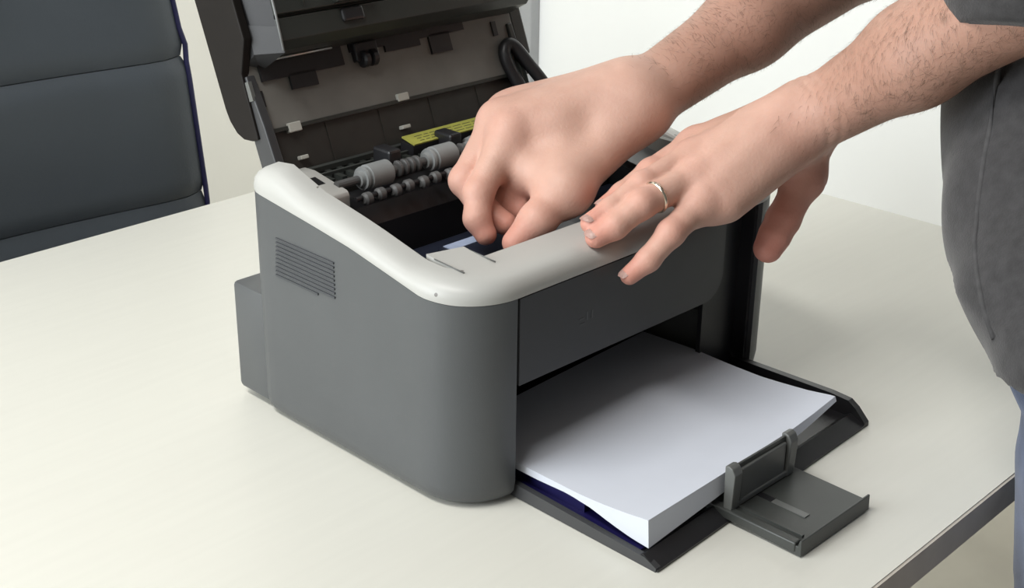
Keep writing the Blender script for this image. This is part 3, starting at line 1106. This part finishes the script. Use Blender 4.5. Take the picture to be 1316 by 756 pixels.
def right_arm(P):
    d = chain(P, [Rw-Rlat*.010, Rw*.55+Re*.45-Rlat*.011, Re-Rlat*.008, Rsh], [.0215, .0275, .0375, .048], .02)
    d = smin(d, chain(P, [Rw+Rlat*.010, Rw*.55+Re*.45+Rlat*.010, Re+Rlat*.008, Rsh], [.0210, .0270, .0365, .048], .02), .02)
    for k, off, r0 in (('i', .012, .0150), ('m', .004, .0150), ('r', -.004, .0145), ('p', -.011, .0135)):
        d = smin(d, cone(P, Rw+Rlat*off+Rdir*.012+Rn*.002, Rm_[k]-Rn*.001, r0+.001, FR[k][0]+.0018), .026)
        d = smin(d, cone(P, Rw+Rlat*off*1.2+Rdir*.02-Rn*.012, Rm_[k]-Rn*.010-Rdir*.008, .012, .0100), .012)
        d = smin(d, cone(P, Rw+Rlat*off*.6+Rdir*.02+Rn*.0155, Rm_[k]+Rn*.0095-Rdir*.006, .0010, .0020), .010)
    d = smin(d, cone(P, Rw+Rdir*.01+Rlat*.006+Rn*.001, (Rm_['i']+Rm_['m'])*.5-Rn*.003-Rdir*.006, .019, .0145), .02)
    d = smin(d, cone(P, Rw+Rdir*.01-Rlat*.006+Rn*.001, (Rm_['r']+Rm_['p'])*.5-Rn*.003-Rdir*.006, .018, .0135), .02)
    d = smin(d, cone(P, Rw-Rlat*.014+Rn*.010-Rdir*.014, Rw-Rlat*.014+Rn*.010-Rdir*.018, .0135, .0135), .012)
    # thumb
    d = smin(d, cone(P, Rw+Rlat*.012-Rn*.006, Rt[1], .0205, .0150), .018)
    d = smin(d, cone(P, Rm_['i']-Rdir*.035-Rn*.006, Rt[1], .011, .0115), .020)
    d = smin(d, chain(P, Rt[1:], [.0150, .0128, .0098], .006), .008)
    d = smin(d, cone(P, Rf['i'][0]*.72+Rf['i'][1]*.28-Rn*.006, Rt[1]-Rdir*.004, .0100, .0115), .018)
    d = smin(d, cone(P, at(664, 238, 1.010), at(700, 215, 1.012), .0150, .0180), .016)
    d = smin(d, cone(P, Rt[1]+Rn*.001, Rt[1]*.96+Rt[2]*.04, .0152, .0150), .006)
    fing = None
    for k in 'imrp':
        pts, rs = Rf[k], [r*1.12 for r in FR[k]]
        c = chain(P, pts, rs, .004)
        o_ = nrm(pts[1]-(pts[0]+pts[2])*.5)
        c = smin(c, cone(P, pts[1]+o_*.0010, pts[1]*.96+pts[0]*.04+o_*.0010, rs[1]-.0006, rs[1]-.0006), .003)
        c = smin(c, cone(P, pts[0]+Rn*.0010, pts[0]*.95+pts[1]*.05+Rn*.0010, rs[0], rs[0]), .006)
        fing = c if fing is None else smin(fing, c, .0024)
    d = smin(d, fing, .007)
    for a, b in (('p', 'r'), ('r', 'm'), ('m', 'i')):
        A = Rf[a][0]*.75+Rf[a][1]*.25-Rn*.004
        B = Rf[b][0]*.75+Rf[b][1]*.25-Rn*.004
        d = smin(d, cone(P, A, B, .0075, .0075), .008)
    return d


# ---- torso stack: z, cx, cy, angle, half width, half depth
TS = np.array([
    [-.02, .395, -.345, 0, .165, .098],
    [.06, .385, -.340, 2, .168, .102],
    [.10, .3439, -.325, 5, .165, .105],
    [.13, .3493, -.300, 8, .168, .115],
    [.16, .3643, -.270, 10, .170, .120],
    [.20, .4123, -.235, 12, .172, .122],
    [.25, .4600, -.200, 14, .166, .122],
    [.32, .5000, -.165, 15, .164, .122],
    [.42, .5180, -.125, 15, .175, .120],
    [.50, .5220, -.105, 15, .182, .112],
    [.57, .5220, -.095, 15, .190, .096],
    [.605, .5225, -.088, 15, .172, .086],
    [.632, .5230, -.082, 15, .118, .074],
    [.66, .5230, -.078, 15, .062, .056]])


def torso(P, grow=0.0):
    z = np.clip(P[:, 2], TS[0, 0], TS[-1, 0])
    c = [np.interp(z, TS[:, 0], TS[:, i]).astype(np.float32) for i in range(1, 6)]
    an = np.radians(c[2])
    dx, dy = P[:, 0]-c[0], P[:, 1]-c[1]
    l = dx*np.cos(an)+dy*np.sin(an)
    f = -dx*np.sin(an)+dy*np.cos(an)
    a, b = c[3]+grow, c[4]+grow
    r = np.sqrt((l/a)**2+(f/b)**2)+1e-6
    e = np.sqrt(l*l+f*f)
    d = e*(1-1/r)
    d = d*0.85
    return np.maximum(np.maximum(d, P[:, 2]-TS[-1, 0]), TS[0, 0]-P[:, 2])


HC = v3(0.497, -0.005, 0.800)      # head centre
HF = nrm(v3(-0.30, 0.72, -0.45))   # facing down toward the printer
HS = nrm(np.cross(HF, v3(0, 0, 1)))
HU = np.cross(HS, HF)


def hp(s_, f_, u_):
    return HC+HS*s_+HF*f_+HU*u_


def ell(P, c, rs, R):
    q = (P-c.astype(np.float32))@np.stack(R, 1).astype(np.float32)
    r = np.sqrt(((q/np.array(rs, np.float32))**2).sum(1))+1e-6
    e = np.sqrt((q*q).sum(1))
    return e*(1-1/r)*0.9


HR = (HS, HF, HU)


def upper_body(P):
    d = torso(P, -0.02)
    nb = v3(0.523, -0.075, 0.62)
    d = smin(d, cone(P, nb, hp(0, -.03, -.06), .060, .054), .04)
    h = ell(P, hp(0, -.008, .035), (.076, .094, .085), HR)
    h = smin(h, ell(P, hp(0, .022, -.045), (.058, .062, .072), HR), .03)
    h = smin(h, cone(P, hp(0, .062, -.095), hp(0, .055, -.090), .022, .022), .03)
    h = smin(h, cone(P, hp(-.03, .080, .030), hp(.03, .080, .030), .010, .010), .02)
    h = smin(h, cone(P, hp(0, .086, .022), hp(0, .106, -.020), .007, .012), .012)
    for s_ in (-1, 1):
        h = smin(h, cone(P, hp(s_*.006, .098, -.024), hp(s_*.012, .092, -.024), .009, .008), .008)
        h = smin(h, ell(P, hp(s_*.080, -.008, -.004), (.009, .020, .033), HR), .006)
        eye = cone(P, hp(s_*.031, .090, .008), hp(s_*.033, .090, .008), .013, .013)
        h = -smin(-h, eye, .012)
        h = smin(h, cone(P, hp(s_*.031, .073, .008), hp(s_*.032, .073, .008), .012, .012), .003)
    h = smin(h, cone(P, hp(-.020, .083, -.055), hp(.020, .083, -.055), .006, .006), .008)
    h = smin(h, cone(P, hp(-.016, .083, -.066), hp(.016, .083, -.066), .007, .007), .008)
    d = smin(d, h, .03)
    for S_, E_ in ((Lsh, Le), (Rsh, Re)):
        d = smin(d, cone(P, S_, S_*.4+E_*.6, .048, .040), .03)
    return d


parts = []
lo = np.min([Lt[3], Lf['p'][3], Lf['m'][3], Le], 0)-.055
hi = np.max([Lm['i'], Le, Lw, Lf['m'][3]], 0)+.055
hi[2] = Le[2]+.10
parts.append(sdf_mesh(left_arm, lo, hi, 0.0019))
lo = np.min([Rf['i'][3], Rt[3], Rw, Rm_['i'], Rf['i'][1], Re], 0)-.05
hi = np.max([Re, Rm_['p'], Rw], 0)+.055
hi[2] = Re[2]+.10
hi[0] += .04
parts.append(sdf_mesh(right_arm, lo, hi, 0.0019))
parts.append(sdf_mesh(upper_body, (0.25, -.40, .0), (0.80, .16, 0.93), 0.006))

FL = []
for D_s, k_ in ((Lf, 'imrp'), (Rf, 'imrp')):
    for k in k_:
        FL += [(D_s[k][3], .012, .60), (D_s[k][1], .010, .35), (D_s[k][0], .013, .22), (D_s[k][2], .009, .25)]
FL += [(Lt[3], .022, .75), (Lt[2], .020, .70), (Lt[1], .022, .55), (Rt[3], .014, .6), (Rt[2], .012, .35)]
FL += [(Lw*.75+Lm['p']*.25-Ln*.012, .018, .35), (Rf['i'][2]*.5+Rf['m'][2]*.5, .016, .35)]


def flush(V):
    a = np.zeros(len(V))
    for c, s_, w_ in FL:
        a = np.maximum(a, w_*np.exp(-((V-c)**2).sum(1)/(2*s_*s_)))
    return a


def tan(V):
    a = np.zeros(len(V))
    for w_, e_ in ((Lw, Le), (Rw, Re)):
        ax = nrm(e_-w_)
        t = (V-w_)@ax
        rad = np.linalg.norm((V-w_)-t[:, None]*ax, axis=1)
        s_ = np.clip((t+.012)/.05, 0, 1)
        a = np.maximum(a, np.where(rad < .08, s_*s_*(3-2*s_)*.72, 0))
    return a


body = pep(mesh_from('body', parts, MT['skin'], PE, {'flush': flush, 'tan': tan}))
body['label'] = 'bare forearms and hands, light skin'


# ---- forearm hair: thin curved strands growing toward the little-finger side
def hairs(V, F, w_, e_, count, side):
    ax = nrm(e_-w_)
    c = V[F].mean(1)
    nn = np.cross(V[F[:, 2]]-V[F[:, 0]], V[F[:, 3]]-V[F[:, 1]])
    nn /= np.linalg.norm(nn, axis=1)[:, None]+1e-12
    t = (c-w_)@ax
    L_ = np.linalg.norm(e_-w_)
    ok = np.argwhere((t > -.012) & (t < L_*1.0)).ravel()
    wgt = np.clip((t[ok]+.012)/.06, .01, 1)**1.5
    sel = rng.choice(ok, count, p=wgt/wgt.sum())
    vs, fs = [], []
    for i in sel:
        p0, n0 = c[i], nn[i]
        tang = side-n0*(side@n0)
        g = nrm(tang*.8-ax*.55+rng.normal(0, .25, 3))
        g = nrm(g-n0*(g@n0))
        ln = rng.uniform(.004, .011)
        wv = np.cross(g, n0)*rng.uniform(.00006, .00011)
        pts = [p0-n0*.0004, p0+g*ln*.35+n0*ln*.11, p0+g*ln*.70+n0*ln*.14, p0+g*ln+n0*ln*.10]
        b = len(vs)
        for k, q in enumerate(pts[:3]):
            vs += [q-wv*(1-.2*k), q+wv*(1-.2*k)]
        vs.append(pts[3])
        fs += [(b, b+1, b+3, b+2), (b+2, b+3, b+5, b+4), (b+4, b+5, b+6)]
    return vs, fs


vs, fs = [], []
for (V, F), w_, e_, sd, cn in ((parts[0], Lw, Le, -Llat, 4200), (parts[1], Rw, Re, -Rlat, 3800)):
    a, b = hairs(V, F, w_, e_, cn, sd)
    o_ = len(vs)
    vs += a
    fs += [tuple(i+o_ for i in f) for f in b]
me = bpy.data.meshes.new('arm_hair')
me.from_pydata([tuple(v) for v in vs], [], fs)
hr = pep(link('arm_hair', me, MT['hair'], PE))
hr['kind'] = 'stuff'


# ---- fingernails on the visible tips of the left hand
def nail(tip, prev, r, dors, sc=1.0):
    d = nrm(tip-prev)
    n_ = nrm(dors-d*(dors@d))
    s_ = np.cross(d, n_)
    bm = bmesh.new()
    rows = []
    for j in range(7):
        t = -1+2*j/6
        row = []
        for i in range(7):
            a = (-1+2*i/6)
            wv = math.sqrt(max(0.0, 1-(abs(t)**3.2)))*.92+.02
            th = a*1.0*wv
            R0 = r*1.02
            q = tip+d*(.0012+t*.0056*sc)+n_*(math.cos(th)*R0-.0002-.0009*t*t)+s_*math.sin(th)*R0
            row.append(bm.verts.new(q))
        rows.append(row)
    for j in range(6):
        for i in range(6):
            try:
                bm.faces.new((rows[j][i], rows[j][i+1], rows[j+1][i+1], rows[j+1][i]))
            except ValueError:
                pass
    bmesh.ops.solidify(bm, geom=list(bm.faces), thickness=0.0004)
    o = frombm('fingernail', bm, MT['nail'], body, smooth=True)
    return o


nail(Lf['p'][3], Lf['p'][2], FR['p'][3], Ln-CR*.8, .9)
nail(Lf['r'][3], Lf['r'][2], FR['r'][3], Ln-CR*.3)
nail(Lf['m'][3], Lf['m'][2], FR['m'][3], Ln-CR*.3)
nail(Lf['i'][3], Lf['i'][2], FR['i'][3], Ln-CR*.3)

# ---- wedding band
rc = Lf['r'][0]*.26+Lf['r'][1]*.74
ra = nrm(Lf['r'][1]-Lf['r'][0])
rr_ = .0109
e1 = nrm(np.cross(ra, v3(0, 0, 1)))
e2 = np.cross(ra, e1)
bm = bmesh.new()
rings = []
for k in range(48):
    a = 2*math.pi*k/48
    dirv = e1*math.cos(a)+e2*math.sin(a)
    rings.append([bm.verts.new(rc+dirv*q+ra*s_) for q, s_ in ((rr_-.001, -.0015), (rr_+.0003, -.0014), (rr_+.0008, 0), (rr_+.0003, .0014), (rr_-.001, .0015))])
for k in range(48):
    A, B = rings[k], rings[(k+1) % 48]
    for j in range(5):
        bm.faces.new((A[j], A[(j+1) % 5], B[(j+1) % 5], B[j]))
rg = pep(frombm('finger_ring', bm, MT['gold'], PE, smooth=True))
rg['label'] = 'thin gold ring on the ring finger'


# ---- t-shirt
def wr(P, s):
    return np.sin(P[:, 0]*61*s+P[:, 2]*23+1.3*np.sin(P[:, 2]*19+P[:, 1]*11))*np.sin(P[:, 1]*37*s-P[:, 2]*9+.7*np.sin(P[:, 0]*23))


LSe = Lsh*.08+Le*.92
RSe = Rsh*.35+Re*.65


SLQ = at(1288, 7, .80).astype(np.float32)
SLN = (CR*-.33-CU*.945).astype(np.float32)


def shirt(P):
    d = torso(P, 0.0)
    for S_, E_, r_ in ((Rsh, RSe, .056),):
        ax = nrm(E_-S_).astype(np.float32)
        sl = np.maximum(cone(P, S_, E_+(E_-S_)*.3, .066, r_), (P-E_.astype(np.float32))@ax)
        d = smin(d, sl, .02)
    ls = smin(cone(P, Lsh, Le, .066, .0540), cone(P, Le, Le*.90+Lw*.10, .0520, .0480), .01)
    d = smin(d, np.maximum(ls, (P-SLQ)@SLN), .012)
    d = d-0.0028*wr(P, 1.0)*np.clip((0.60-P[:, 2])/.2, 0, 1)
    # side seam ridge
    an = math.radians(10)
    d = np.maximum(d, 0.132+0.003*np.sin(P[:, 0]*19)-P[:, 2])
    neck = cone(P, v3(0.523, -0.06, .66), v3(0.523, -0.05, .74), .066, .066)
    return np.maximum(d, -neck)


sp = sdf_mesh(shirt, (0.15, -.46, .09), (0.80, .12, 0.70), 0.005, newton=1)
ts = pep(mesh_from('t_shirt', [sp], MT['shirt'], PE))
ts['label'] = 'dark grey heathered t-shirt'
# side seam, a fine raised line down the shirt, its highlight painted lighter
seam = []
for (u_, v_) in ((1286, 60), (1280, 110), (1271, 170), (1263, 220), (1257, 270), (1253, 310), (1256, 350), (1264, 395), (1278, 435)):
    d0 = .70
    P = CAM+ray(u_, v_)*np.arange(.70, 1.2, .002)[:, None]
    f_ = shirt(P.astype(np.float32))
    k = int(np.argmax(f_ < 0))
    if f_[k] < 0:
        seam.append(P[k])
if len(seam) > 3:
    so = tube('side_seam', seam, .0022, MT['seam'])
    so.parent = ts


# ---- jeans
def jeans(P):
    d = torso(P, -0.006)
    d = np.maximum(d, P[:, 2]-.17)
    lh, rh = v3(.303, -.332, .05), v3(.475, -.345, .04)
    lk, rk = v3(.345, -.345, -.30), v3(.525, -.350, -.30)
    la, ra_ = v3(.365, -.372, -.66), v3(.555, -.372, -.66)
    d = smin(d, chain(P, [lh, lk, la], [.092, .068, .056], .02), .03)
    d = smin(d, chain(P, [rh, rk, ra_], [.092, .068, .056], .02), .03)
    d = d-0.003*wr(P, 1.2)
    return np.maximum(d, -.70-P[:, 2])


jp = sdf_mesh(jeans, (0.15, -.50, -.74), (0.70, -.16, 0.19), 0.007, newton=1)
je = pep(mesh_from('jeans', [jp], MT['jeans'], PE))
je['label'] = 'blue denim jeans'


# ---- shoes
def shoe(cx, cy):
    def f(P):
        d = cone(P, v3(cx, cy-.05, FLOOR+.045), v3(cx-.005, cy+.13, FLOOR+.032), .042, .034)
        d = smin(d, cone(P, v3(cx, cy-.01, FLOOR+.05), v3(cx, cy-.01, FLOOR+.10), .045, .047), .03)
        return np.maximum(d, FLOOR+.001-P[:, 2])
    return sdf_mesh(f, (cx-.08, cy-.12, FLOOR-.01), (cx+.08, cy+.2, FLOOR+.16), .006, newton=1)


for cx, cy in ((.365, -.372), (.555, -.372)):
    pep(mesh_from('shoe', [shoe(cx, cy)], MT['black'], PE))


# ---- hair on the head
def hair(P):
    d = ell(P, hp(0, -.014, .043), (.083, .100, .087), HR)
    face = ell(P, hp(0, .095, -.03), (.085, .075, .105), HR)
    d = np.maximum(d, -face)
    u_ = (P-HC.astype(np.float32))@HU.astype(np.float32)
    return np.maximum(d, -.055-u_)-.001*np.sin(P[:, 0]*300)*np.sin(P[:, 2]*220)


pep(mesh_from('hair', [sdf_mesh(hair, hp(0, 0, .02)-.17, hp(0, 0, .02)+.17, .005, newton=1)], MT['headhair'], PE))
for s_ in (-1, 1):
    pep(autosmooth(lathe('eyeball', hp(s_*.031, .0735, .008)-HF*.012, tuple(HF), [(0.000, .004), (.003, .0085), (.009, .0115), (.012, .0122), (.017, .0110), (.022, .0065), (.0241, .001)], MT['whitebit'], None, 18), 80))
